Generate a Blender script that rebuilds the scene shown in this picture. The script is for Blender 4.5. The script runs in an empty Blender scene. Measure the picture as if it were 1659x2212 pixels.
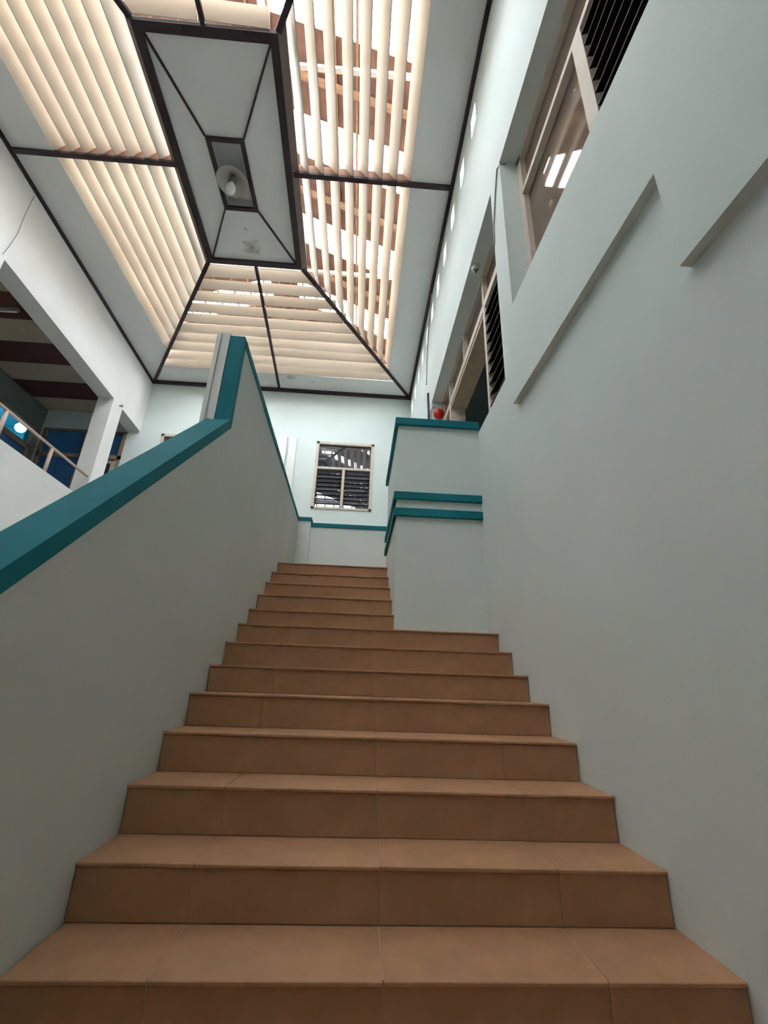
import bpy, math, random
from mathutils import Vector, Matrix
random.seed(7)

# ---------------------------------------------------------------- camera, world, light, exposure
S = 0.9            # metres per layout unit (tiles come out 0.60 m wide)
ZO = 0.975         # layout z = 0 is the eye height; floor lies at layout z = -ZO
def W(p): return Vector((S*p[0], S*p[1], S*(p[2]+ZO)))

scene = bpy.context.scene
COL = scene.collection
F_PX = 957.8
cd = bpy.data.cameras.new('camera'); cam = bpy.data.objects.new('camera', cd); COL.objects.link(cam)
cd.sensor_fit = 'VERTICAL'; cd.sensor_height = 24.0; cd.lens = F_PX/2212*24.0
cd.clip_start = 0.02; cd.clip_end = 300
def cam_rows(pit, yaw, rol):
    c, s = math.cos, math.sin
    Ry = Matrix(((c(yaw), -s(yaw), 0), (s(yaw), c(yaw), 0), (0, 0, 1)))
    B = Matrix(((1, 0, 0), (0, 0, -1), (0, 1, 0)))
    Rx = Matrix(((1, 0, 0), (0, c(pit), s(pit)), (0, -s(pit), c(pit))))
    Rz = Matrix(((c(rol), -s(rol), 0), (s(rol), c(rol), 0), (0, 0, 1)))
    return Rz @ Rx @ B @ Ry
M = cam_rows(0.3672, 0.0488, 0.0351)
R3 = Matrix((M[0], -M[1], -M[2])).transposed()
cam.matrix_world = Matrix.Translation(W((0, 0, 0))) @ R3.to_4x4()
scene.camera = cam

world = bpy.data.worlds.new('World'); scene.world = world; world.use_nodes = True
nt = world.node_tree; bg = nt.nodes['Background']
bg.inputs['Color'].default_value = (0.97, 1.0, 1.0, 1)
bg.inputs['Strength'].default_value = 27.5
vs = scene.view_settings
vs.view_transform = 'Standard'; vs.look = 'None'; vs.gamma = 1.0; vs.use_curve_mapping = False
vs.exposure = 0.0

# ---------------------------------------------------------------- materials
def new_mat(name):
    m = bpy.data.materials.new(name); m.use_nodes = True
    return m, m.node_tree, m.node_tree.nodes['Principled BSDF']
def mat(name, col, rough=0.6, var=0.06, scale=3.0, bump=0.0, bscale=40.0, spec=0.3, stain=None):
    m, t, b = new_mat(name)
    tc = t.nodes.new('ShaderNodeTexCoord')
    n = t.nodes.new('ShaderNodeTexNoise'); n.inputs['Scale'].default_value = scale; n.inputs['Detail'].default_value = 5
    t.links.new(tc.outputs['Object'], n.inputs['Vector'])
    r = t.nodes.new('ShaderNodeValToRGB')
    r.color_ramp.elements[0].position = 0.3; r.color_ramp.elements[1].position = 0.72
    lo = [c*(1-var) for c in col]; hi = [min(1, c*(1+var)) for c in col]
    r.color_ramp.elements[0].color = (*lo, 1); r.color_ramp.elements[1].color = (*hi, 1)
    t.links.new(n.outputs['Fac'], r.inputs['Fac'])
    out = r.outputs['Color']
    if stain:      # blotches with a shape of their own: (colour, object-space centre, radius)
        for scol, cen, rad in stain:
            mp = t.nodes.new('ShaderNodeVectorMath'); mp.operation = 'DISTANCE'
            geo = t.nodes.new('ShaderNodeNewGeometry')
            t.links.new(geo.outputs['Position'], mp.inputs[0]); mp.inputs[1].default_value = W(cen)
            n2 = t.nodes.new('ShaderNodeTexNoise'); n2.inputs['Scale'].default_value = 14; n2.inputs['Detail'].default_value = 6
            t.links.new(geo.outputs['Position'], n2.inputs['Vector'])
            ma = t.nodes.new('ShaderNodeMath'); ma.operation = 'MULTIPLY_ADD'
            t.links.new(n2.outputs['Fac'], ma.inputs[0]); ma.inputs[1].default_value = rad*1.6
            t.links.new(mp.outputs['Value'], ma.inputs[2])
            mr = t.nodes.new('ShaderNodeMapRange')
            mr.inputs['From Min'].default_value = rad*0.75; mr.inputs['From Max'].default_value = rad*1.45
            mr.inputs['To Min'].default_value = 0.92; mr.inputs['To Max'].default_value = 0.0
            t.links.new(ma.outputs['Value'], mr.inputs['Value'])
            mx = t.nodes.new('ShaderNodeMix'); mx.data_type = 'RGBA'
            t.links.new(mr.outputs['Result'], mx.inputs['Factor']); t.links.new(out, mx.inputs['A'])
            mx.inputs['B'].default_value = (*scol, 1); out = mx.outputs['Result']
    t.links.new(out, b.inputs['Base Color'])
    b.inputs['Roughness'].default_value = rough; b.inputs['Specular IOR Level'].default_value = spec
    if bump:
        n3 = t.nodes.new('ShaderNodeTexNoise'); n3.inputs['Scale'].default_value = bscale; n3.inputs['Detail'].default_value = 4
        t.links.new(tc.outputs['Object'], n3.inputs['Vector'])
        bp_ = t.nodes.new('ShaderNodeBump'); bp_.inputs['Strength'].default_value = bump; bp_.inputs['Distance'].default_value = 0.01
        t.links.new(n3.outputs['Fac'], bp_.inputs['Height']); t.links.new(bp_.outputs['Normal'], b.inputs['Normal'])
    return m
def glass_mat(name, tint, rough=0.02, ior=1.6, dust=None):
    m, t, b = new_mat(name); t.nodes.remove(b)
    o = t.nodes['Material Output']
    tr = t.nodes.new('ShaderNodeBsdfTransparent'); tr.inputs['Color'].default_value = (*tint, 1)
    gl = t.nodes.new('ShaderNodeBsdfGlossy'); gl.inputs['Roughness'].default_value = rough
    fr = t.nodes.new('ShaderNodeFresnel'); fr.inputs['IOR'].default_value = ior
    mx = t.nodes.new('ShaderNodeMixShader')
    geo = t.nodes.new('ShaderNodeNewGeometry')            # only the outer skin of a pane mirrors
    inv = t.nodes.new('ShaderNodeMath'); inv.operation = 'SUBTRACT'; inv.inputs[0].default_value = 1.0
    t.links.new(geo.outputs['Backfacing'], inv.inputs[1])
    mu = t.nodes.new('ShaderNodeMath'); mu.operation = 'MULTIPLY'
    t.links.new(fr.outputs['Fac'], mu.inputs[0]); t.links.new(inv.outputs[0], mu.inputs[1])
    t.links.new(mu.outputs[0], mx.inputs['Fac']); t.links.new(tr.outputs[0], mx.inputs[1]); t.links.new(gl.outputs[0], mx.inputs[2])
    out = mx.outputs[0]
    if dust:
        df = t.nodes.new('ShaderNodeBsdfDiffuse'); df.inputs['Color'].default_value = (*dust[1], 1)
        m2 = t.nodes.new('ShaderNodeMixShader'); m2.inputs['Fac'].default_value = dust[0]
        t.links.new(out, m2.inputs[1]); t.links.new(df.outputs[0], m2.inputs[2]); out = m2.outputs[0]
    t.links.new(out, o.inputs['Surface'])
    return m
def emit_mat(name, col, st):
    m, t, b = new_mat(name)
    b.inputs['Base Color'].default_value = (*col, 1)
    b.inputs['Emission Color'].default_value = (*col, 1); b.inputs['Emission Strength'].default_value = st
    return m

PAINT = (0.755, 0.85, 0.84)
m_wall = mat('pale_aqua_paint', PAINT, 0.75, 0.03, 1.3, 0.35, 3.5)
m_white = mat('white_paint', (0.88, 0.89, 0.885), 0.7, 0.03, 1.5, 0.08, 25)
m_teal = mat('teal_gloss_paint', (0.012, 0.165, 0.205), 0.6, 0.10, 5, 0.10, 30, spec=0.12)
m_board = mat('ceiling_board_white', (0.87, 0.89, 0.89), 0.7, 0.03, 1.2, 0, 1,
              stain=[((0.22, 0.17, 0.11), (-2.38, 6.20, 7.62), 0.27), ((0.35, 0.33, 0.27), (-2.42, 5.83, 7.62), 0.07),
                     ((0.22, 0.20, 0.18), (-2.17, 10.05, 7.64), 0.17), ((0.42, 0.40, 0.36), (-1.6, 10.2, 7.64), 0.08)])
m_brown = mat('dark_brown_batten', (0.022, 0.010, 0.013), 0.5, 0.2, 8)
m_fascia = mat('brown_fascia', (0.11, 0.075, 0.065), 0.5, 0.15, 8)
m_carrier = mat('brown_carrier_board', (0.20, 0.105, 0.07), 0.6, 0.15, 8)
m_slat = mat('cream_slat', (0.56, 0.475, 0.385), 0.5, 0.03, 3)
m_tile = mat('tan_stair_tile', (0.42, 0.225, 0.12), 0.5, 0.10, 9, 0.05, 60)
m_grout = mat('tile_grout', (0.50, 0.34, 0.23), 0.8, 0.05, 10)
m_core = mat('stair_concrete', (0.22, 0.15, 0.10), 0.9, 0.1, 6)
m_frame = mat('cream_wood_frame', (0.66, 0.58, 0.50), 0.5, 0.08, 10)
m_lintel = mat('tan_lintel_wood', (0.46, 0.35, 0.24), 0.55, 0.1, 8)
m_framed = mat('brown_wood_frame', (0.30, 0.21, 0.145), 0.55, 0.12, 8)
m_rail = mat('pinkish_cream_rail', (0.66, 0.50, 0.44), 0.4, 0.05, 10)
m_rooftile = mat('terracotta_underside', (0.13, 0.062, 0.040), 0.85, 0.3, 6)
m_rafter = mat('roof_timber', (0.24, 0.13, 0.075), 0.8, 0.2, 7)
m_tie = mat('pale_tie_beam', (0.75, 0.72, 0.68), 0.6, 0.05, 6)
m_gcream = mat('gallery_panel_beige', (0.40, 0.34, 0.26), 0.7, 0.06, 6)
m_gbrown = mat('gallery_panel_brown', (0.075, 0.028, 0.022), 0.6, 0.15, 6)
m_blue = mat('blue_door_paint', (0.05, 0.13, 0.29), 0.5, 0.08, 5)
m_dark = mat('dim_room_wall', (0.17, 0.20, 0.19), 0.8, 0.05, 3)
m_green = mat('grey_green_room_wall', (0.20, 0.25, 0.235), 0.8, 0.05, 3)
m_teal_room = mat('teal_room_wall', (0.25, 0.50, 0.55), 0.6, 0.05, 4)
m_red = mat('red_bell', (0.55, 0.015, 0.01), 0.35, 0.05, 5)
m_black = mat('dark_cable', (0.03, 0.03, 0.032), 0.5, 0.1, 5)
m_grey = mat('grey_wire', (0.28, 0.28, 0.27), 0.5, 0.1, 5)
m_metal = mat('metal_clip', (0.12, 0.11, 0.10), 0.4, 0.1, 5)
m_bulb = mat('white_bulb_glass', (0.86, 0.87, 0.88), 0.12, 0.01, 2, spec=0.6)
m_shade = mat('frosted_shade', (0.40, 0.39, 0.34), 0.35, 0.08, 12)
m_floor = mat('pale_bounce_floor', (0.74, 0.70, 0.64), 0.5, 0.1, 5)  # unseen floors, made pale to bounce light up onto the walls
m_glass = glass_mat('window_glass_smoke', (0.30, 0.30, 0.33), 0.02, 2.0, (0.10, (0.36, 0.44, 0.55)))
m_glassbr = glass_mat('window_glass_bronze', (0.36, 0.28, 0.22), 0.03, 1.75, (0.35, (0.42, 0.32, 0.25)))
m_glassbl = glass_mat('window_glass_blue', (0.34, 0.62, 0.72), 0.03, 1.5)
m_clear = glass_mat('clear_roof_tile', (0.93, 0.94, 0.95), 0.05, 1.25)
m_jal = mat('dark_jalousie_blade', (0.035, 0.026, 0.026), 0.65, 0.15, 8, spec=0.2)  # glass louvres; the dark they reflect is put into the base colour
m_lamp = emit_mat('lit_globe', (0.80, 0.97, 1.0), 40.0)

# ---------------------------------------------------------------- mesh helpers
WLOC = {}
def link(name, verts, faces, material, parent=None, kind=None, smooth=False):
    """One mesh object; verts in layout units, origin at the bottom centre of the piece."""
    vw = [W(v) for v in verts]
    lo = [min(v[i] for v in vw) for i in range(3)]; hi = [max(v[i] for v in vw) for i in range(3)]
    c = Vector(((lo[0]+hi[0])/2, (lo[1]+hi[1])/2, lo[2]))
    me = bpy.data.meshes.new(name); me.from_pydata([v-c for v in vw], [], faces); me.update()
    import bmesh
    bm = bmesh.new(); bm.from_mesh(me); bmesh.ops.recalc_face_normals(bm, faces=bm.faces); bm.to_mesh(me); bm.free()
    if smooth:
        for p in me.polygons: p.use_smooth = True
    me.materials.append(material)
    o = bpy.data.objects.new(name, me); COL.objects.link(o)
    if parent:
        o.parent = parent; o.location = c - WLOC[parent]
    else:
        o.location = c
    WLOC[o] = c
    if kind: o['kind'] = kind
    return o
def root(name, loc, label=None, cat=None, group=None, kind=None):
    o = bpy.data.objects.new(name, None); COL.objects.link(o); o.empty_display_size = 0.1
    o.location = W(loc); WLOC[o] = W(loc)
    return tag(o, label, cat, group, kind)
def tag(o, label=None, cat=None, group=None, kind=None):
    if label: o['label'] = label
    if cat: o['category'] = cat
    if group: o['group'] = group
    if kind: o['kind'] = kind
    return o
class MB:
    def __init__(s): s.v = []; s.f = []
    def add(s, v, f):
        n = len(s.v); s.v += [tuple(p) for p in v]; s.f += [tuple(i+n for i in q) for q in f]; return s
    def hexa(s, p):      # 8 corners: bottom ring then top ring
        return s.add(p, [(0,1,2,3), (7,6,5,4), (0,4,5,1), (1,5,6,2), (2,6,7,3), (3,7,4,0)])
    def box(s, x0, x1, y0, y1, z0, z1):
        return s.hexa([(x0,y0,z0),(x1,y0,z0),(x1,y1,z0),(x0,y1,z0),(x0,y0,z1),(x1,y0,z1),(x1,y1,z1),(x0,y1,z1)])
    def prism(s, poly, d):
        n = len(poly); d = Vector(d)
        a = [Vector(p) for p in poly]; b = [p+d for p in a]
        f = [tuple(range(n)), tuple(range(2*n-1, n-1, -1))] + [(i, (i+1) % n, (i+1) % n+n, i+n) for i in range(n)]
        return s.add(a+b, f)
    def bar(s, a, b, w, h, up=(0,0,1)):      # rectangular bar between two points
        a, b, up = Vector(a), Vector(b), Vector(up)
        d = (b-a).normalized(); r = d.cross(up).normalized(); u = r.cross(d).normalized()
        q = [(-w/2,-h/2),(w/2,-h/2),(w/2,h/2),(-w/2,h/2)]
        return s.hexa([a+r*i+u*j for i, j in q] + [b+r*i+u*j for i, j in q])
    def tube(s, pts, r, n=8):
        pts = [Vector(p) for p in pts]; v = []; f = []
        for i, p in enumerate(pts):
            d = (pts[min(i+1, len(pts)-1)] - pts[max(i-1, 0)]).normalized()
            a = d.cross(Vector((0,0,1)) if abs(d.z) < 0.9 else Vector((1,0,0))).normalized(); b = d.cross(a)
            v += [p + a*r*math.cos(2*math.pi*k/n) + b*r*math.sin(2*math.pi*k/n) for k in range(n)]
        for i in range(len(pts)-1):
            f += [(i*n+k, i*n+(k+1) % n, (i+1)*n+(k+1) % n, (i+1)*n+k) for k in range(n)]
        f += [tuple(range(n)), tuple(range((len(pts)-1)*n, len(pts)*n))]
        return s.add(v, f)
    def lathe(s, prof, c, n=24, axis=(0,0,1)):      # prof: (radius, height) pairs along the axis
        ax = Vector(axis).normalized()
        a = ax.cross(Vector((1,0,0)) if abs(ax.x) < 0.9 else Vector((0,1,0))).normalized(); b = ax.cross(a); c = Vector(c)
        v = []; f = []
        for r, h in prof:
            v += [c + ax*h + (a*math.cos(2*math.pi*k/n) + b*math.sin(2*math.pi*k/n))*r for k in range(n)]
        for i in range(len(prof)-1):
            f += [(i*n+k, i*n+(k+1) % n, (i+1)*n+(k+1) % n, (i+1)*n+k) for k in range(n)]
        f += [tuple(range(n)), tuple(range((len(prof)-1)*n, len(prof)*n))]
        return s.add(v, f)
    def build(s, name, material, parent=None, kind=None, smooth=False):
        return link(name, s.v, s.f, material, parent, kind, smooth)
def box(name, x0, x1, y0, y1, z0, z1, material, parent=None, kind=None):
    return MB().box(x0, x1, y0, y1, z0, z1).build(name, material, parent, kind)
def bevel(o, w=0.004, seg=2):
    m = o.modifiers.new('bevel', 'BEVEL'); m.width = w; m.segments = seg; m.limit_method = 'ANGLE'
    return o

# ---------------------------------------------------------------- layout of the hall (layout units)
HC = 7.64           # ceiling
YB = 10.65          # back wall
YF = -1.0           # front end of the ceiling
GF = -ZO            # ground
def XL(y): return -0.949 - 0.0152*(y-1.68)           # stair side wall
def XR(y): return 1.2225 - 0.0238*(y-1.68) if y < 2.9 else 1.1935 - 0.0032*(y-2.9)   # right wall
def XG(y): return -5.83 - 0.038*(y-4.6)              # hall face of the gallery wall
Y1, T, RISE = 1.6815, 0.3029, 0.175
DZ = [-0.002, -0.003, 0.003, 0.007, 0.010, 0.001, -0.002, -0.009, -0.019, -0.008, 0.0, 0.005, 0.018]
def SY(k): return Y1 + (k-1)*T
def SZ(k): return -0.80 + (k-1)*RISE + DZ[k-1]
XBLK = 0.325        # stair face of the platform block
YBLK = SY(9)        # its front

def yz_slab(mb, poly, xf, th):
    """Slab whose front face follows x = xf(y), thickness th in x."""
    a = [(xf(y), y, z) for y, z in poly]; b = [(xf(y)+th, y, z) for y, z in poly]; n = len(poly)
    mb.add(a+b, [tuple(range(n)), tuple(range(2*n-1, n-1, -1))] + [(i, (i+1) % n, (i+1) % n+n, i+n) for i in range(n)])
def yz_rect(mb, y0, y1, z0, z1, xf, th):
    ys = [y0] + ([2.9] if y0 < 2.9 < y1 else []) + [y1]
    for a, b in zip(ys, ys[1:]): yz_slab(mb, [(a,z0),(b,z0),(b,z1),(a,z1)], xf, th)

# ---- floor
box('floor', -9.2, -1.1, -4.0, YB+0.2, GF-0.15, GF, m_floor, kind='structure')
box('floor_lobby', -1.1, 1.6, -4.0, YB+0.2, GF-0.15, GF, m_tile, kind='structure')

# ---- right wall: lower wall, pillar between the openings, upper wall with vent holes
VENT = [3.60+0.665*i for i in range(11)]
VW, VZ0, VZ1 = 0.12, 6.90, 7.26
mb = MB(); TH = 0.22
yz_rect(mb, -1.2, 2.88, GF, 2.98, XR, TH)
yz_rect(mb, 2.88, 3.19, GF, 5.0, XR, TH)
yz_rect(mb, 3.19, 7.05, GF, 2.55, XR, TH)
yz_rect(mb, 7.05, YB+0.2, GF, 5.0, XR, TH)
yz_rect(mb, -1.2, YB+0.2, 5.0, VZ0, XR, TH)
yz_rect(mb, -1.2, YB+0.2, VZ1, HC+0.35, XR, TH)
edges = [-1.2] + [e for v in VENT for e in (v-VW, v+VW)] + [YB+0.2]
for a, b in zip(edges[0::2], edges[1::2]): yz_rect(mb, a, b, VZ0, VZ1, XR, TH)
yz_rect(mb, -1.2, -0.9, 2.98, 5.0, XR, TH)
wall_right = mb.build('wall_right', m_wall, kind='structure')
# raised plaster band under the near window, lower over the first steps
mb = MB()
bandx = lambda y: XR(y)-0.05
yz_slab(mb, [(-1.2,1.56),(1.205,1.56),(1.205,2.11),(2.93,2.11),(2.88,2.98),(-1.2,2.98)], bandx, 0.055)
mb.build('plaster_band', m_wall, wall_right)
for v in VENT:      # louvred vent blocks in the holes
    o = MB()
    x0, x1 = XR(v)+0.15, XR(v)+0.215
    o.box(x0, x1, v-VW, v-VW+0.02, VZ0, VZ1).box(x0, x1, v+VW-0.02, v+VW, VZ0, VZ1)
    o.box(x0, x1, v-VW, v+VW, VZ0, VZ0+0.02).box(x0, x1, v-VW, v+VW, VZ1-0.02, VZ1)
    o.box(x0, x1, v-0.012, v+0.012, VZ0, VZ1).box(x0, x1, v-VW, v+VW, VZ0+0.13, VZ0+0.155)
    o.build('vent_block', m_white, wall_right)

# ---- back wall with two windows and the gallery door opening
def xz_slab(mb, x0, x1, z0, z1, y0=YB, y1=YB+0.2): mb.box(x0, x1, y0, y1, z0, z1)
WN = (-1.36, 0.185, 4.10, 6.05)       # back window
WN2 = (-5.48, -3.95, 4.10, 6.0)       # back window behind the stair wall
DG = (-8.50, -6.37, 2.90, 5.98)       # gallery doors
mb = MB()
xs = [-8.75, DG[0], DG[1], WN2[0], WN2[1], WN[0], WN[1], 1.42]
xz_slab(mb, xs[0], xs[1], GF, HC+0.35); xz_slab(mb, xs[1], xs[2], GF, DG[2]); xz_slab(mb, xs[1], xs[2], DG[3], HC+0.35)
xz_slab(mb, xs[2], xs[3], GF, HC+0.35); xz_slab(mb, xs[3], xs[4], GF, WN2[2]); xz_slab(mb, xs[3], xs[4], WN2[3], HC+0.35)
xz_slab(mb, xs[4], xs[5], GF, HC+0.35); xz_slab(mb, xs[5], xs[6], GF, WN[2]); xz_slab(mb, xs[5], xs[6], WN[3], HC+0.35)
xz_slab(mb, xs[6], xs[7], GF, HC+0.35)
wall_back = mb.build('wall_back', m_wall, kind='structure')
# twin flat ducts on the back wall
for i, (a, b) in enumerate(((-2.37, -2.16), (-2.10, -1.90))):
    box('cable_duct', a, b, YB-0.06, YB+0.01, 2.9, 6.12, m_white, wall_back)

# ---- gallery: hall-side wall (parapet, columns, beam), floor, striped ceiling, inner wall
gw = MB()
GTH = -0.36
def g_rect(mb, y0, y1, z0, z1, th=GTH): yz_slab(mb, [(y0,z0),(y1,z0),(y1,z1),(y0,z1)], XG, th)
g_rect(gw, -1.2, YB+0.1, 6.03, HC+0.35)
for c0, c1 in ((9.16, 9.60), (5.03, 5.47), (0.9, 1.34)): g_rect(gw, c0, c1, 3.46, 6.03)
g_rect(gw, -1.2, YB+0.1, GF, 3.46, -0.15)
wall_left = gw.build('wall_left', m_white, kind='structure')
box('floor_gallery', -8.75, -6.0, -1.2, YB, 2.7, 2.9, m_floor, kind='structure')
gi = MB()
gi.box(-8.77, -8.57, -1.2, 9.2, GF, 6.75).box(-8.77, -8.57, 10.44, YB, GF, 6.75)
gi.box(-8.77, -8.57, 9.2, 10.44, GF, 2.9).box(-8.77, -8.57, 9.2, 10.44, 5.85, 6.75)
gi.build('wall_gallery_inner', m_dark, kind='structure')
gc = box('ceiling_gallery', -8.56, -6.25, -1.2, YB, 6.56, 6.75, m_gcream, kind='structure')
edges = [6.62+0.68*k for k in range(-9, 6)] + [YB]
for k in range(len(edges)-1):
    brown = (k % 2 == 1)
    box('ceiling_panel', -8.57, -6.35, edges[k]+0.004, edges[k+1]-0.004, 6.50 if brown else 6.515, 6.57, m_gbrown if brown else m_gcream, gc)

# railing on the gallery parapet
rl = root('gallery_railing', (-5.98, 6.8, 3.46), 'pinkish cream tube railing along the gallery parapet left of the stairs', 'railing')
MB().tube([(XG(y)-0.07, y, 4.0) for y in (5.47, 7.2, 9.17)], 0.028, 10).build('top_rail', m_rail, rl, smooth=True)
for y in (5.75, 6.62, 7.88): MB().tube([(XG(y)-0.07, y, 3.455), (XG(y)-0.07, y, 3.98)], 0.036, 10).build('post', m_rail, rl, smooth=True)

# ---- unseen front wall and invented low lobby, closed to shut out daylight from behind
mb = MB()
mb.box(-8.8, 1.45, -1.4, -1.2, 2.2, HC+0.35)          # above the lobby opening
mb.box(-9.2, 1.6, -4.0, -3.85, GF, 2.35).box(1.25, 1.45, -3.85, -1.2, GF, 2.2).box(-9.2, -9.0, -3.85, -1.2, GF, 2.2)
wall_front = mb.build('wall_front', m_wall, kind='structure')
box('ceiling_lobby', -9.0, 1.3, -3.9, -1.3, 2.2, 2.32, m_board, kind='structure')

# ---- stair side wall (left), climbing with the flight then level
def left_wall():
    w = MB(); th = -0.13
    prof = [(-0.6, GF), (YBL, GF), (YBL, 2.35), (2.755, 2.35), (2.755, 1.66), (0.35, -0.60), (-0.6, -0.60)]
    a = [(XL(y), y, z) for y, z in prof]; b = [(XL(y)+th, y, z) for y, z in prof]; n = len(prof)
    w.add(a+b, [tuple(range(n)), tuple(range(2*n-1, n-1, -1))] + [(i, (i+1) % n, (i+1) % n+n, i+n) for i in range(n)])
    # white fluted pilaster strip filling the outer half of the step in the wall
    return w.build('wall_stair', m_wall, kind='structure')
YBL = 6.62
wall_stair = left_wall()
def yz_cap(name, pts, h, x_in, x_out, parent):
    """Coping that follows the wall top: list of (y,z) top points, thickness h measured down."""
    m = MB()
    for (y0, z0), (y1, z1) in zip(pts, pts[1:]):
        m.hexa([(XL(y0)+x_in, y0, z0-h), (XL(y1)+x_in, y1, z1-h), (XL(y1)+x_out, y1, z1-h), (XL(y0)+x_out, y0, z0-h),
                (XL(y0)+x_in, y0, z0), (XL(y1)+x_in, y1, z1), (XL(y1)+x_out, y1, z1), (XL(y0)+x_out, y0, z0)])
    return m.build(name, m_teal, parent)
yz_cap('sloping_coping', [(0.30, -0.60), (2.745, 1.70)], 0.085, 0.003, -0.16, wall_stair)
yz_cap('level_coping', [(2.765, 2.40), (YBL, 2.40)], 0.055, 0.008, -0.135, wall_stair)
box('end_trim', XL(2.74)-0.105, XL(2.74)+0.004, 2.715, 2.765, 1.63, 2.405, m_teal, wall_stair)
for i in range(3):
    x0 = XL(2.74)-0.105-0.033*(i+1)
    box('fluted_strip', x0, x0+0.030, 2.71+0.012*(i % 2), 2.80, 1.60, 2.425, m_white, wall_stair)
box('pilaster_body', XL(2.74)-0.205, XL(2.74)-0.105, 2.78, 3.0, 1.2, 2.41, m_white, wall_stair)

# ---- landing back parapet with its corner post
mb = MB(); mb.box(-0.82, 1.15, 6.66, 6.80, GF, 2.25).box(-1.20, -0.82, 6.62, 6.82, GF, 2.33)
wp = mb.build('wall_landing', m_wall, kind='structure')
box('coping', -0.82, 1.15, 6.645, 6.815, 2.25, 2.315, m_teal, wp)
box('post_coping', -1.20, -0.81, 6.605, 6.835, 2.33, 2.39, m_teal, wp)

# ---- platform block on the right of the upper steps
mb = MB()
XE = XR(4.2)+0.01
mb.box(XBLK, XE, YBLK, YBLK+0.13, SZ(8)-0.05, 2.60)
mb.box(XBLK, XBLK+0.13, YBLK+0.13, 5.66, SZ(8)-0.05, 2.60)
mb.box(XBLK+0.13, XE, YBLK+0.13, 5.66, 1.55, 1.72)
wb = mb.build('wall_platform', m_wall, kind='structure')
for nm, z0, z1, pr, hang in (('coping', 2.585, 2.67, 0.035, 0.05), ('trim_band', 1.725, 1.805, 0.03, 0.03), ('trim_band', 1.545, 1.63, 0.03, 0.03)):
    o = MB()
    dz = 0.0
    yend = 5.70 if nm == 'coping' else 5.62
    xi = XBLK+0.16 if nm == 'coping' else XBLK+0.02
    yi = YBLK+0.16 if nm == 'coping' else YBLK+0.02
    o.box(XBLK-pr, XE-0.005, YBLK-pr, yi, z0, z1)
    o.box(XBLK-pr, xi, yi, yend, z0, z1)
    bevel(o.build(nm, m_teal, wb), 0.006, 2)

# ---- staircase: every step with its tread and riser tiles
st = root('staircase', (0.13, Y1, GF), 'straight flight of tan tiled steps rising between pale walls', 'staircase')
JOINT = (-0.54, 0.127, 0.795)
def tiles_x(xa, xb):
    j = [xa] + [x for x in JOINT if xa+0.03 < x < xb-0.03] + [xb]
    return list(zip(j, j[1:]))
G = 0.0035
for k in range(1, 14):
    y0, zt = SY(k), SZ(k)
    zb = SZ(k-1) if k > 1 else GF
    y1 = SY(k+1) if k < 13 else 6.66
    xa = XL(y0)+0.002; xb = XR(min(y1, 4.1))-0.004 if k <= 8 else XBLK-0.002
    bm_ = MB().box(xa, xb, y0+0.003, (y1-0.001 if k < 13 else 6.60), GF+0.001, zt-0.003)
    if k == 13: bm_.box(xb, 1.16, 5.68, 6.60, GF+0.001, zt-0.003)
    step = bm_.build('step', m_grout, st)
    xa2, xb2 = XL(y0)+0.001, (XR(y0)-0.002 if k <= 8 else XBLK-0.001)
    for x0, x1 in tiles_x(xa2, xb2):
        dy = random.uniform(-0.0012, 0.0012)
        bevel(box('riser_tile', x0+G/2, x1-G/2, y0+dy, y0+0.012, zb+0.001, zt-0.015, m_tile, step), 0.0015, 1)
        ydeep = 5.92 if k == 13 else y1
        bevel(box('tread_tile', x0+G/2, x1-G/2, y0-0.012, ydeep-0.001, zt-0.013, zt+random.uniform(-0.001, 0.001), m_tile, step), 0.002, 1)
        if k == 13: box('tread_tile', x0+G/2, x1-G/2, ydeep+0.002, 6.59, zt-0.013, zt, m_tile, step)

# ---------------------------------------------------------------- ceiling: border boards, battens, louvres, centre coffer
YM = 4.83
def hipL_y(x): return YB - (x+6.05)*(4.15/2.81)        # left hip, back half
def hipR_y(x): return YB - (1.17-x)*(4.15/2.71)
def mirror(y): return 2*YM - y
mb = MB()
BT = 0.04
def quad_slab(mb, p, z, t=BT): mb.hexa([(x, y, z) for x, y in p] + [(x, y, z+t) for x, y in p])
# border boards
XLB, XRB, YBB = -5.16, 0.485, 9.95
YFB = mirror(YBB)
bd = MB()
quad_slab(bd, [(-6.12, YM), (XLB, YM), (XLB, hipL_y(XLB)), (-6.12, YB+0.1)], HC)
quad_slab(bd, [(-6.12, mirror(YB)-0.1), (XLB, mirror(hipL_y(XLB))), (XLB, YM), (-6.12, YM)], HC)
quad_slab(bd, [(XRB, YM), (1.22, YM), (1.22, YB+0.1), (XRB, hipR_y(XRB))], HC)
quad_slab(bd, [(XRB, mirror(hipR_y(XRB))), (1.28, mirror(YB)-0.1), (1.28, YM), (XRB, YM)], HC)
hl, hr = -6.05+(YB-YBB)*(2.81/4.15), 1.17-(YB-YBB)*(2.71/4.15)
quad_slab(bd, [(hl, YBB), (hr, YBB), (1.22, YB+0.1), (-6.12, YB+0.1)], HC)
quad_slab(bd, [(-6.12, mirror(YB)-0.2), (1.28, mirror(YB)-0.2), (hr, YFB), (hl, YFB)], HC)
ceil = bd.build('ceiling', m_board, kind='structure')
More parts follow.
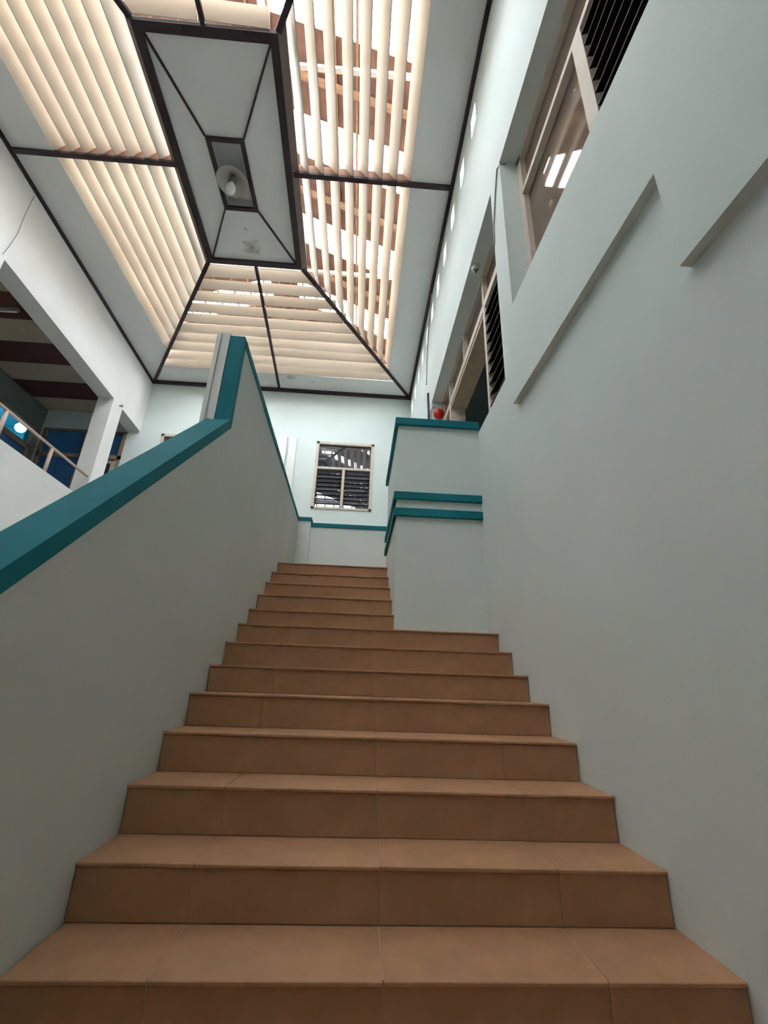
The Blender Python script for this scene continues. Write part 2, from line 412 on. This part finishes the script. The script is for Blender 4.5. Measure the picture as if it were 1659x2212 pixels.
# dark battens: wall line, cross bars, hips, centre lines
def batten(a, b, w=0.075, h=0.05, z=HC-0.012, name='batten'):
    MB().bar((*a, z), (*b, z), w, h).build(name, m_brown, ceil)
batten((-5.66, YF+0.4), (-6.075, YB), 0.10, 0.09, HC-0.03, 'wall_batten')
MB().bar((XR(0)-0.05, -1.1, HC-0.03), (1.145, YB, HC-0.03), 0.09, 0.09).build('wall_batten', m_brown, ceil)
MB().bar((-6.06, YB-0.05, HC-0.03), (1.18, YB-0.05, HC-0.03), 0.09, 0.09).build('wall_batten', m_brown, ceil)
RX0, RX1, RY0, RY1 = -3.155, -1.545, 3.25, 6.48           # inner edge of the centre frame
def sk(x, y): return (x - 0.023*(y-4.86), y)
FW = 0.11                                                  # width of the dark frame
batten((-5.86, YM), (RX0-FW, YM)); batten((RX1+FW, YM), (1.16, YM))
for xa, xb in ((XLB, RX0-FW-0.02), (RX1+FW+0.02, XRB)):      # board above the cross bars that carries the slat ends
    box('slat_carrier', xa, xb, YM-0.014, YM+0.014, HC, HC+0.21, m_carrier, ceil)
batten((-6.04, YB), sk(RX0-FW, RY1+FW), 0.075); batten((1.15, YB), sk(RX1+FW, RY1+FW), 0.075)
batten((-5.66, YF), sk(RX0-FW, RY0-FW), 0.075); batten((1.20, YF), sk(RX1+FW, RY0-FW), 0.075)
batten((-2.555, YB), (-2.39, RY1+FW), 0.06); batten((-2.35, YF), (-2.33, RY0-FW), 0.06)
# louvre slats
def slat(a_low, b_low, run, rise, nm='slat', th=0.016):
    """Slat between two low-edge points; the high edge is offset by run (dx,dy) and rise."""
    a = Vector((*a_low[0:2], HC+0.002)); b = Vector((*b_low[0:2], HC+0.002)); o = Vector((run[0], run[1], rise))
    n = (b-a).cross(o).normalized()
    if n.z < 0: n = -n
    o2a = Vector(a_low[2]) if len(a_low) > 2 else Vector((0,0,0)); o2b = Vector(b_low[2]) if len(b_low) > 2 else Vector((0,0,0))
    p = [a, b, b+o+o2b, a+o+o2a]
    MB().hexa(p + [q+n*th for q in p]).build(nm, m_slat, ceil)
NS = 8
pl = (RX0-FW-0.03 - XLB)/NS
pr_ = (XRB - (RX1+FW+0.02))/NS
SW, SA = 1.10, math.radians(55)
for i in range(NS):
    # left bay: low edge towards the wall, rising to the centre
    x = XLB + i*pl; run = SW*pl*math.cos(SA); rise = SW*pl*math.sin(SA); j = random.uniform(-0.004, 0.004)
    ye, ye2 = hipL_y(x)-0.03, hipL_y(x+run)-0.03
    for s in (0, 1):
        f = (lambda y: y) if s == 0 else mirror
        ya = YM+0.02 if s == 0 else YM-0.02
        slat((x+j, ya), (x+j, f(ye), (0, f(ye2)-f(ye), 0)), (run, 0), rise)
    # right bay, mirrored
    x = XRB - i*pr_; run = SW*pr_*math.cos(SA); rise = SW*pr_*math.sin(SA)
    ye, ye2 = hipR_y(x)-0.03, hipR_y(x-run)-0.03
    for s in (0, 1):
        f = (lambda y: y) if s == 0 else mirror
        ya = YM+0.02 if s == 0 else YM-0.02
        slat((x+j, ya), (x+j, f(ye), (0, f(ye2)-f(ye), 0)), (-run, 0), rise)
NB = 10
pb = (YBB - (RY1+FW+0.03))/NB
def hipL_x(y): return -6.05 + (YB-y)*(2.81/4.15)
def hipR_x(y): return 1.17 - (YB-y)*(2.71/4.15)
for i in range(NB+1):
    y = YBB - i*pb; xm = -2.555 + (YB-y)*(0.165/4.06)
    run = rise = (0.47 if i < 5 else 0.43)*pb
    for s in (0, 1):
        f = (lambda v: v) if s == 0 else (lambda v: mirror(v)+0.085)
        for side in (0, 1):
            j = random.uniform(-0.02, 0.02); j2 = random.uniform(-0.02, 0.02)
            if side == 0: a, b = (hipL_x(y)+0.04, f(y+j)), (xm-0.005, f(y+j2))
            else: a, b = (xm+0.005, f(y+j)), (hipR_x(y)-0.04, f(y+j2))
            slat(a, b, (0, -run), rise + random.uniform(-0.012, 0.012))
# centre coffer: dark frame, sloping fascia, board panels, diagonal battens, lamp recess
ZC = HC-0.03
def ring(name, x0, x1, y0, y1, w, z0, z1, material, skew=True, zo0=None, zo1=None, sides=(0, 1, 2, 3)):
    g = sk if skew else (lambda x, y: (x, y))
    zo0 = z0 if zo0 is None else zo0; zo1 = z1 if zo1 is None else zo1
    inn = [g(x0,y0), g(x1,y0), g(x1,y1), g(x0,y1)]; out = [g(x0-w,y0-w), g(x1+w,y0-w), g(x1+w,y1+w), g(x0-w,y1+w)]
    for i in sides:
        j = (i+1) % 4
        MB().hexa([(*inn[i],z0), (*inn[j],z0), (*out[j],zo0), (*out[i],zo0), (*inn[i],z1), (*inn[j],z1), (*out[j],zo1), (*out[i],zo1)]).build(name, material, ceil)
ring('coffer_frame', RX0, RX1, RY0, RY1, FW, ZC-0.03, ZC+0.05, m_brown)
ring('coffer_fascia', RX0-FW, RX1+FW, RY0-FW, RY1+FW, 0.09, ZC-0.02, ZC+0.05, m_fascia, True, HC+0.04, HC+0.10, (1, 3))
LX0, LX1, LY0, LY1 = -2.625, -2.175, 4.44, 5.43            # lamp recess inner edge
LW = 0.065
A = [sk(RX0,RY0), sk(RX1,RY0), sk(RX1,RY1), sk(RX0,RY1)]
Bq = [(LX0-LW,LY0-LW), (LX1+LW,LY0-LW), (LX1+LW,LY1+LW), (LX0-LW,LY1+LW)]
for i in range(4):
    j = (i+1) % 4
    quad_slab_o = MB(); quad_slab(quad_slab_o, [A[i], A[j], Bq[j], Bq[i]], ZC+0.01, 0.02)
    quad_slab_o.build('coffer_panel', m_board, ceil)
    MB().bar((*A[i], ZC), (*Bq[i], ZC), 0.028, 0.03).build('diagonal_batten', m_brown, ceil)
ring('recess_frame', LX0, LX1, LY0, LY1, LW, ZC-0.02, ZC+0.02, m_brown, False)
rc = MB(); ZR = ZC+0.22
for i in range(4):
    c = [(LX0-0.02,LY0-0.02), (LX1+0.02,LY0-0.02), (LX1+0.02,LY1+0.02), (LX0-0.02,LY1+0.02)]; j = (i+1) % 4
    rc.add([(*c[i],ZC+0.015), (*c[j],ZC+0.015), (*c[j],ZR), (*c[i],ZR)], [(0,1,2,3)])
rc.box(LX0-0.02, LX1+0.02, LY0-0.02, LY1+0.02, ZR, ZR+0.02)
rc.build('lamp_recess', m_board, ceil)

# hanging lamp with dish shade
lp = root('ceiling_lamp', (-2.42, 4.97, ZR), 'unlit white bulb under a round dish shade in the ceiling recess', 'lamp')
lc = (-2.42, 4.97, 0)
MB().tube([(-2.42, 4.97, ZR), (-2.42, 4.97, 7.60)], 0.02, 10).build('stem', m_metal, lp, smooth=True)
MB().lathe([(0.05, 7.66), (0.13, 7.635), (0.235, 7.555), (0.255, 7.53), (0.245, 7.53), (0.125, 7.615), (0.05, 7.64)], lc, 32).build('lamp_shade', m_shade, lp, smooth=True)
MB().lathe([(0.05, 7.63), (0.062, 7.60), (0.06, 7.50), (0.05, 7.49)], lc, 20).build('socket', m_metal, lp, smooth=True)
MB().lathe([(0.03, 7.51), (0.05, 7.47), (0.077, 7.39), (0.075, 7.33), (0.055, 7.28), (0.02, 7.262), (0.003, 7.26)], lc, 20).build('bulb', m_bulb, lp, smooth=True)

# ---------------------------------------------------------------- roof above the louvres: tile sheets, clear strips, timbers
ZRG, SL, XRG = 9.95, 0.46, -2.42
def ZRF(x): return ZRG - SL*abs(x-XRG)
STRIP = [-2.35+1.92*i for i in range(7)]       # centres of the clear tile columns
SWD = 0.36
XE0, XE1 = -9.4, 1.75
rm = MB()
def roof_sheet(mb, y0, y1, xa, xb, t=0.06): mb.hexa([(xa,y0,ZRF(xa)), (xb,y0,ZRF(xb)), (xb,y1,ZRF(xb)), (xa,y1,ZRF(xa)), (xa,y0,ZRF(xa)+t), (xb,y0,ZRF(xb)+t), (xb,y1,ZRF(xb)+t), (xa,y1,ZRF(xa)+t)])
edges = [-4.2] + [e for c in STRIP for e in (c-SWD, c+SWD)] + [12.4]
for a, b in zip(edges[0::2], edges[1::2]):
    roof_sheet(rm, a, b, XRG, XE1); roof_sheet(rm, a, b, XE0, XRG)
for c in STRIP:      # opaque courses below and above the clear ones
    roof_sheet(rm, c-SWD, c+SWD, XE0, -6.3); roof_sheet(rm, c-SWD, c+SWD, 1.35, XE1)
    roof_sheet(rm, c-SWD, c+SWD, XRG-0.35, XRG); roof_sheet(rm, c-SWD, c+SWD, XRG, XRG+0.35)
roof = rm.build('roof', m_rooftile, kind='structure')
for c in STRIP:
    for xa, xb in ((XRG+0.35, 1.35), (-6.3, XRG-0.35)):
        roof_sheet(g := MB(), c-SWD, c+SWD, xa, xb, 0.012); g.build('clear_tile_strip', m_clear, roof)
for sgn in (-1, 1):
    x = 0.15
    while x < (4.4 if sgn > 0 else 6.6):
        xx = XRG+sgn*x
        MB().bar((xx, -4.1, ZRF(xx)-0.03), (xx, 12.3, ZRF(xx)-0.03), 0.04, 0.03).build('roof_batten', m_rafter, roof)
        x += 0.36
    for c in [STRIP[0]-0.96+0.96*i for i in range(17)]:
        if min(abs(c-s_) for s_ in STRIP) < 0.3: continue
        MB().bar((XRG, c, ZRG-0.10), (XRG+sgn*4.4, c, ZRF(XRG+sgn*4.4)-0.10), 0.07, 0.11).build('rafter', m_rafter, roof)
MB().bar((-6.2, 3.62, 7.98), (1.4, 3.62, 7.98), 0.06, 0.07).build('tie_beam', m_tie, roof)
MB().bar((-6.2, 6.95, 7.98), (1.4, 6.95, 7.98), 0.06, 0.07).build('tie_beam', m_tie, roof)
gb = MB().prism([(XE0, 12.2, ZRF(XE0)), (XE1, 12.2, ZRF(XE1)), (XRG, 12.2, ZRG)], (0, 0.1, 0)); gb.build('gable_board', m_rooftile, roof)

# ---------------------------------------------------------------- windows and doors
def jalousie(parent, axis, a0, a1, z0, z1, n, depth, tilt, material, plane, out, th=0.012, frame=None):
    """n tilted blades between z0 and z1; axis 'x' or 'y' runs along the blade; out = sign of the hall side on the other axis."""
    p = (z1-z0)/n
    for i in range(n):
        zc = z0 + (i+0.5)*p; dy = depth/2*math.cos(tilt)*out; dz = depth/2*math.sin(tilt)
        def P(a, s): return (a, plane+s*dy, zc-s*dz) if axis == 'x' else (plane+s*dy, a, zc-s*dz)
        v = [P(a0, 1), P(a1, 1), P(a1, -1), P(a0, -1)]
        MB().hexa(v + [(q[0], q[1], q[2]+th) for q in v]).build('blade', material, parent)

# back window (over the landing)
wx0, wx1, wz0, wz1 = WN
w3 = MB(); fy0, fy1 = YB-0.02, YB+0.10; ft = 0.07
w3.box(wx0, wx0+ft, fy0, fy1, wz0, wz1).box(wx1-ft, wx1, fy0, fy1, wz0, wz1).box(wx0, wx1, fy0, fy1, wz1-ft, wz1).box(wx0, wx1, fy0, fy1, wz0, wz0+0.05)
win3 = w3.build('window_3', m_frame, kind='structure')
box('transom', wx0+ft, wx1-ft, fy0+0.01, fy1, 5.24, 5.30, m_frame, win3)
box('mullion', -0.625, -0.555, fy0+0.005, fy1, wz0+0.05, 5.24, m_frame, win3)
box('glass_pane', wx0+ft, wx1-ft, YB+0.05, YB+0.06, 5.30, wz1-ft, m_glass, win3)
for a, b in ((wx0+ft+0.02, -0.645), (-0.535, wx1-ft-0.02)):
    jalousie(win3, 'x', a, b, wz0+0.06, 5.23, 9, 0.135, math.radians(72), m_glass, YB+0.04, -1)
    for e in (a-0.01, b+0.01):
        cm = MB()
        for i in range(9): 
            zc = wz0+0.06 + (i+0.5)*(5.17-wz0)/9
            cm.box(e-0.012, e+0.012, YB-0.02, YB+0.08, zc-0.075, zc-0.045)
        o = cm.build('blade_clip', m_metal, win3); o['kind'] = 'stuff'
# back window half hidden by the stair wall
wx0, wx1, wz0, wz1 = WN2
w4 = MB(); w4.box(wx0, wx0+ft, fy0, fy1, wz0, wz1).box(wx1-ft, wx1, fy0, fy1, wz0, wz1).box(wx0, wx1, fy0, fy1, wz1-ft, wz1).box(wx0, wx1, fy0, fy1, wz0, wz0+ft)
win4 = w4.build('window_4', m_frame, kind='structure')
box('glass_pane', wx0+ft, wx1-ft, YB+0.05, YB+0.06, wz0+ft, wz1-ft, m_glass, win4)

# near right window
XW = 1.40
def xbar(mb, y0, y1, z0, z1, d0=-0.03, d1=0.06): mb.box(XW+d0, XW+d1, y0, y1, z0, z1)
w1 = MB()
xbar(w1, 2.79, 2.88, 2.95, 5.02); xbar(w1, -0.95, 2.88, 4.94, 5.02); xbar(w1, -0.95, 2.88, 2.93, 3.0)
win1 = w1.build('window_1', m_frame, kind='structure')
box('transom', XW-0.04, XW+0.05, -0.9, 2.80, 4.42, 4.48, m_frame, win1)
box('mullion', XW-0.04, XW+0.05, 1.64, 1.76, 2.98, 4.42, m_frame, win1)
box('glass_pane', XW+0.02, XW+0.03, 1.76, 2.79, 3.0, 4.42, m_glassbr, win1)
box('glass_pane', XW+0.02, XW+0.03, -0.9, 2.79, 4.48, 4.94, m_glassbr, win1)
jalousie(win1, 'y', 0.35, 1.63, 3.02, 4.41, 10, 0.15, math.radians(28), m_jal, XW+0.02, -1)

# far right opening: clerestory, louvred side window, doorway, far side light
w2 = MB()
xbar(w2, 3.19, 7.05, 4.95, 5.02); xbar(w2, 3.19, 3.27, 2.55, 4.95); xbar(w2, 6.98, 7.05, 2.55, 4.95)
win2 = w2.build('window_2', m_frame, kind='structure')
box('transom', XW-0.03, XW+0.06, 3.27, 6.98, 4.42, 4.53, m_frame, win2)
for y in (4.22, 5.28, 6.33): box('clerestory_mullion', XW-0.03, XW+0.06, y-0.035, y+0.035, 4.53, 4.95, m_frame, win2)
ce = [3.27, 4.185, 4.255, 5.245, 5.315, 6.295, 6.365, 6.98]
for a, b in zip(ce[0::2], ce[1::2]): box('clerestory_pane', XW+0.03, XW+0.038, a, b, 4.53, 4.95, m_glassbr, win2)
box('mullion', XW-0.03, XW+0.10, 4.185, 4.255, 2.4, 4.42, m_frame, win2)
jalousie(win2, 'y', 3.28, 4.18, 2.62, 4.41, 12, 0.15, math.radians(35), m_jal, XW+0.03, -1)
box('glass_pane', XW+0.03, XW+0.038, 6.37, 6.98, 2.6, 4.42, m_glassbr, win2)
dd = MB(); dd.box(XW-0.03, XW+0.22, 6.29, 6.37, 1.7, 4.42)
dr1 = dd.build('door_1', m_frame, kind='structure')
box('door_lintel', XW-0.02, XW+0.24, 4.255, 6.29, 4.355, 4.42, m_lintel, dr1)

# room behind the right wall and dark box added behind back windows against sky
def shell(name, x0, x1, y0, y1, z0, z1, material, t=0.12, skip=()):
    m = MB()
    if 'x0' not in skip: m.box(x0-t, x0, y0, y1, z0, z1)
    if 'x1' not in skip: m.box(x1, x1+t, y0, y1, z0, z1)
    if 'y0' not in skip: m.box(x0-t, x1+t, y0-t, y0, z0, z1)
    if 'y1' not in skip: m.box(x0-t, x1+t, y1, y1+t, z0, z1)
    m.box(x0-t, x1+t, y0-t, y1+t, z0-t, z0).box(x0-t, x1+t, y0-t, y1+t, z1, z1+t)
    return m.build(name, material, kind='structure')
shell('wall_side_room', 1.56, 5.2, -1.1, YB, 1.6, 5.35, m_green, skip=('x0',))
shell('wall_rear_backing', -8.7, 1.4, YB+0.34, YB+3.2, 2.8, 6.4, m_dark, skip=('y0',))
shell('wall_lit_room', -11.2, -8.90, 8.6, 12.6, 2.8, 7.0, m_teal_room, skip=('x1',))

# gallery end doors with blue transom glass
dg = MB(); gx0, gx1, gz0, gz1 = DG
for a in (gx0, -7.42, gx1-0.09): dg.box(a, a+0.09, YB-0.02, YB+0.1, gz0, gz1)
dg.box(gx0, gx1, YB-0.02, YB+0.1, 5.16, 5.27).box(gx0, gx1, YB-0.02, YB+0.1, gz1-0.05, gz1)
door2 = dg.build('door_2', m_framed, kind='structure')
for a, b in ((gx0+0.09, -7.42), (-7.33, gx1-0.09)):
    box('transom_pane', a, b, YB+0.04, YB+0.05, 5.27, gz1-0.05, m_blue, door2)
for a, b in ((gx0+0.09, -7.96), (-7.94, -7.42)):
    box('door_leaf', a, b, YB+0.03, YB+0.07, gz0, 5.16, m_blue, door2)
box('door_glass', -7.33, gx1-0.22, YB+0.04, YB+0.05, gz0, 5.06, m_glass, door2)
dn = MB(); dn.box(gx1-0.22, gx1-0.09, YB+0.02, YB+0.08, gz0, 5.16).box(-7.33, gx1-0.22, YB+0.02, YB+0.08, 5.06, 5.16)
dn.build('inner_frame', m_frame, door2)
# lit blue window in the gallery's inner wall
wl = MB(); wl.box(-8.66, -8.54, 9.2, 9.27, 2.9, 5.85).box(-8.66, -8.54, 10.37, 10.44, 2.9, 5.85).box(-8.66, -8.54, 9.2, 10.44, 5.80, 5.85).box(-8.66, -8.54, 9.2, 10.44, 5.20, 5.33)
win5 = wl.build('window_5', m_framed, kind='structure')
box('glass_pane', -8.62, -8.61, 9.27, 10.37, 5.33, 5.80, m_glassbl, win5)
box('lower_panel', -8.63, -8.60, 9.27, 10.37, 2.9, 5.20, m_blue, win5)
GX, GY, GZ = -9.55, 11.17, 6.22
gl = root('globe_lamp', (GX, GY, 6.98), 'glowing round lamp behind the blue gallery window', 'lamp')
MB().tube([(GX, GY, 6.98), (GX, GY, GZ+0.1)], 0.02, 8).build('stem', m_metal, gl)
MB().lathe([(0.01, 0.13), (0.09, 0.10), (0.13, 0.03), (0.13, -0.04), (0.08, -0.11), (0.01, -0.13)], (GX, GY, GZ), 16).build('globe', m_lamp, gl, smooth=True)
gd = bpy.data.lights.new('globe_light', 'POINT'); gd.energy = 220; gd.shadow_soft_size = 0.1; gd.color = (0.7, 0.92, 1.0)
go = bpy.data.objects.new('globe_light', gd); COL.objects.link(go); go.location = W((GX+0.2, GY-0.25, GZ-0.2))

# tube light on the gallery ceiling
fl = root('tube_light', (-7.05, 7.03, 6.5), 'unlit fluorescent tube fitting on the brown striped gallery ceiling', 'lamp')
box('batten_body', -7.3, -6.85, 6.98, 7.07, 6.46, 6.50, m_gcream, fl)
MB().tube([(-7.28, 7.025, 6.43), (-6.87, 7.025, 6.43)], 0.02, 8).build('tube', m_white, fl, smooth=True)

# red alarm bell, cables and broken socket around the far right opening
bl = root('alarm_bell', (1.31, 7.05, 4.72), 'small round red alarm bell on the reveal beside the far doorway', 'bell')
MB().lathe([(0.10, 0.0), (0.105, 0.05), (0.085, 0.09), (0.03, 0.11), (0.004, 0.112)], (1.31, 7.05, 4.72), 20, (0,-1,0)).build('dome', m_red, bl, smooth=True)
box('base_plate', 1.25, 1.385, 7.02, 7.055, 4.62, 4.82, m_frame, bl)
o = MB().tube([(1.25, 7.03, 4.86), (1.19, 7.03, 4.87), (1.160, 7.06, 4.80), (1.160, 7.07, 4.4), (1.160, 7.07, 2.6)], 0.012, 6).build('bell_wire', m_grey)
tag(o, 'thin grey wire running down from the red alarm bell', 'wire')
o = MB().tube([(1.15, 7.30, 5.38), (1.15, 7.33, 5.30), (1.15, 7.30, 5.1), (1.15, 7.25, 4.75), (1.15, 7.20, 4.3), (1.15, 7.20, 2.6)], 0.022, 6).build('dark_cable', m_black)
tag(o, 'thick dark cable hanging on the right wall beyond the doorway', 'cable')
o = MB().tube([(1.16, 6.9, 7.55), (1.16, 7.1, 7.2), (1.16, 7.35, 6.9), (1.16, 7.5, 6.4), (1.16, 7.55, 6.0), (1.16, 7.6, 5.8)], 0.010, 6).build('loose_wire', m_grey)
tag(o, 'loose thin wire dangling from the ceiling batten on the right wall', 'wire')
o = MB().tube([(1.26, 2.87, 4.97), (1.20, 2.885, 4.975), (1.183, 2.93, 4.97), (1.183, 3.03, 4.75), (1.183, 3.14, 4.45), (1.183, 3.17, 4.2)], 0.008, 6).build('pillar_wire', m_grey)
tag(o, 'thin wire curling down the pillar between the right windows', 'wire')
sk_ = root('broken_socket', (1.255, 4.10, 5.0), 'broken lamp socket under the soffit of the right opening', 'socket')
MB().lathe([(0.05, 0), (0.05, -0.03), (0.035, -0.05), (0.03, -0.09), (0.02, -0.09)], (1.255, 4.10, 5.0), 14).build('rose', m_white, sk_, smooth=True)
MB().prism([(1.22, 4.06, 4.92), (1.29, 4.06, 4.93), (1.25, 4.06, 4.84)], (0, 0.01, 0)).build('broken_shard', m_metal, sk_)
o = MB().tube([(XG(5.45)+0.012, 5.46, 7.5), (XG(5.45)+0.012, 5.45, 7.05), (XG(5.45)+0.012, 5.47, 6.6), (XG(5.45)+0.012, 5.44, 6.3), (XG(5.45)+0.012, 5.40, 6.06)], 0.0045, 6).build('beam_wire', m_grey)
tag(o, 'thin grey wire running down the white gallery beam on the left', 'wire')
o = MB().lathe([(0.02, 0), (0.02, 0.05), (0.035, 0.055), (0.035, 0.075), (0.01, 0.08)], (XG(9.45), 9.45, 6.02), 10, (1, 0, 0)).build('wall_hook', m_grey)
tag(o, 'small grey hook stub on the white column under the gallery beam', 'hook')
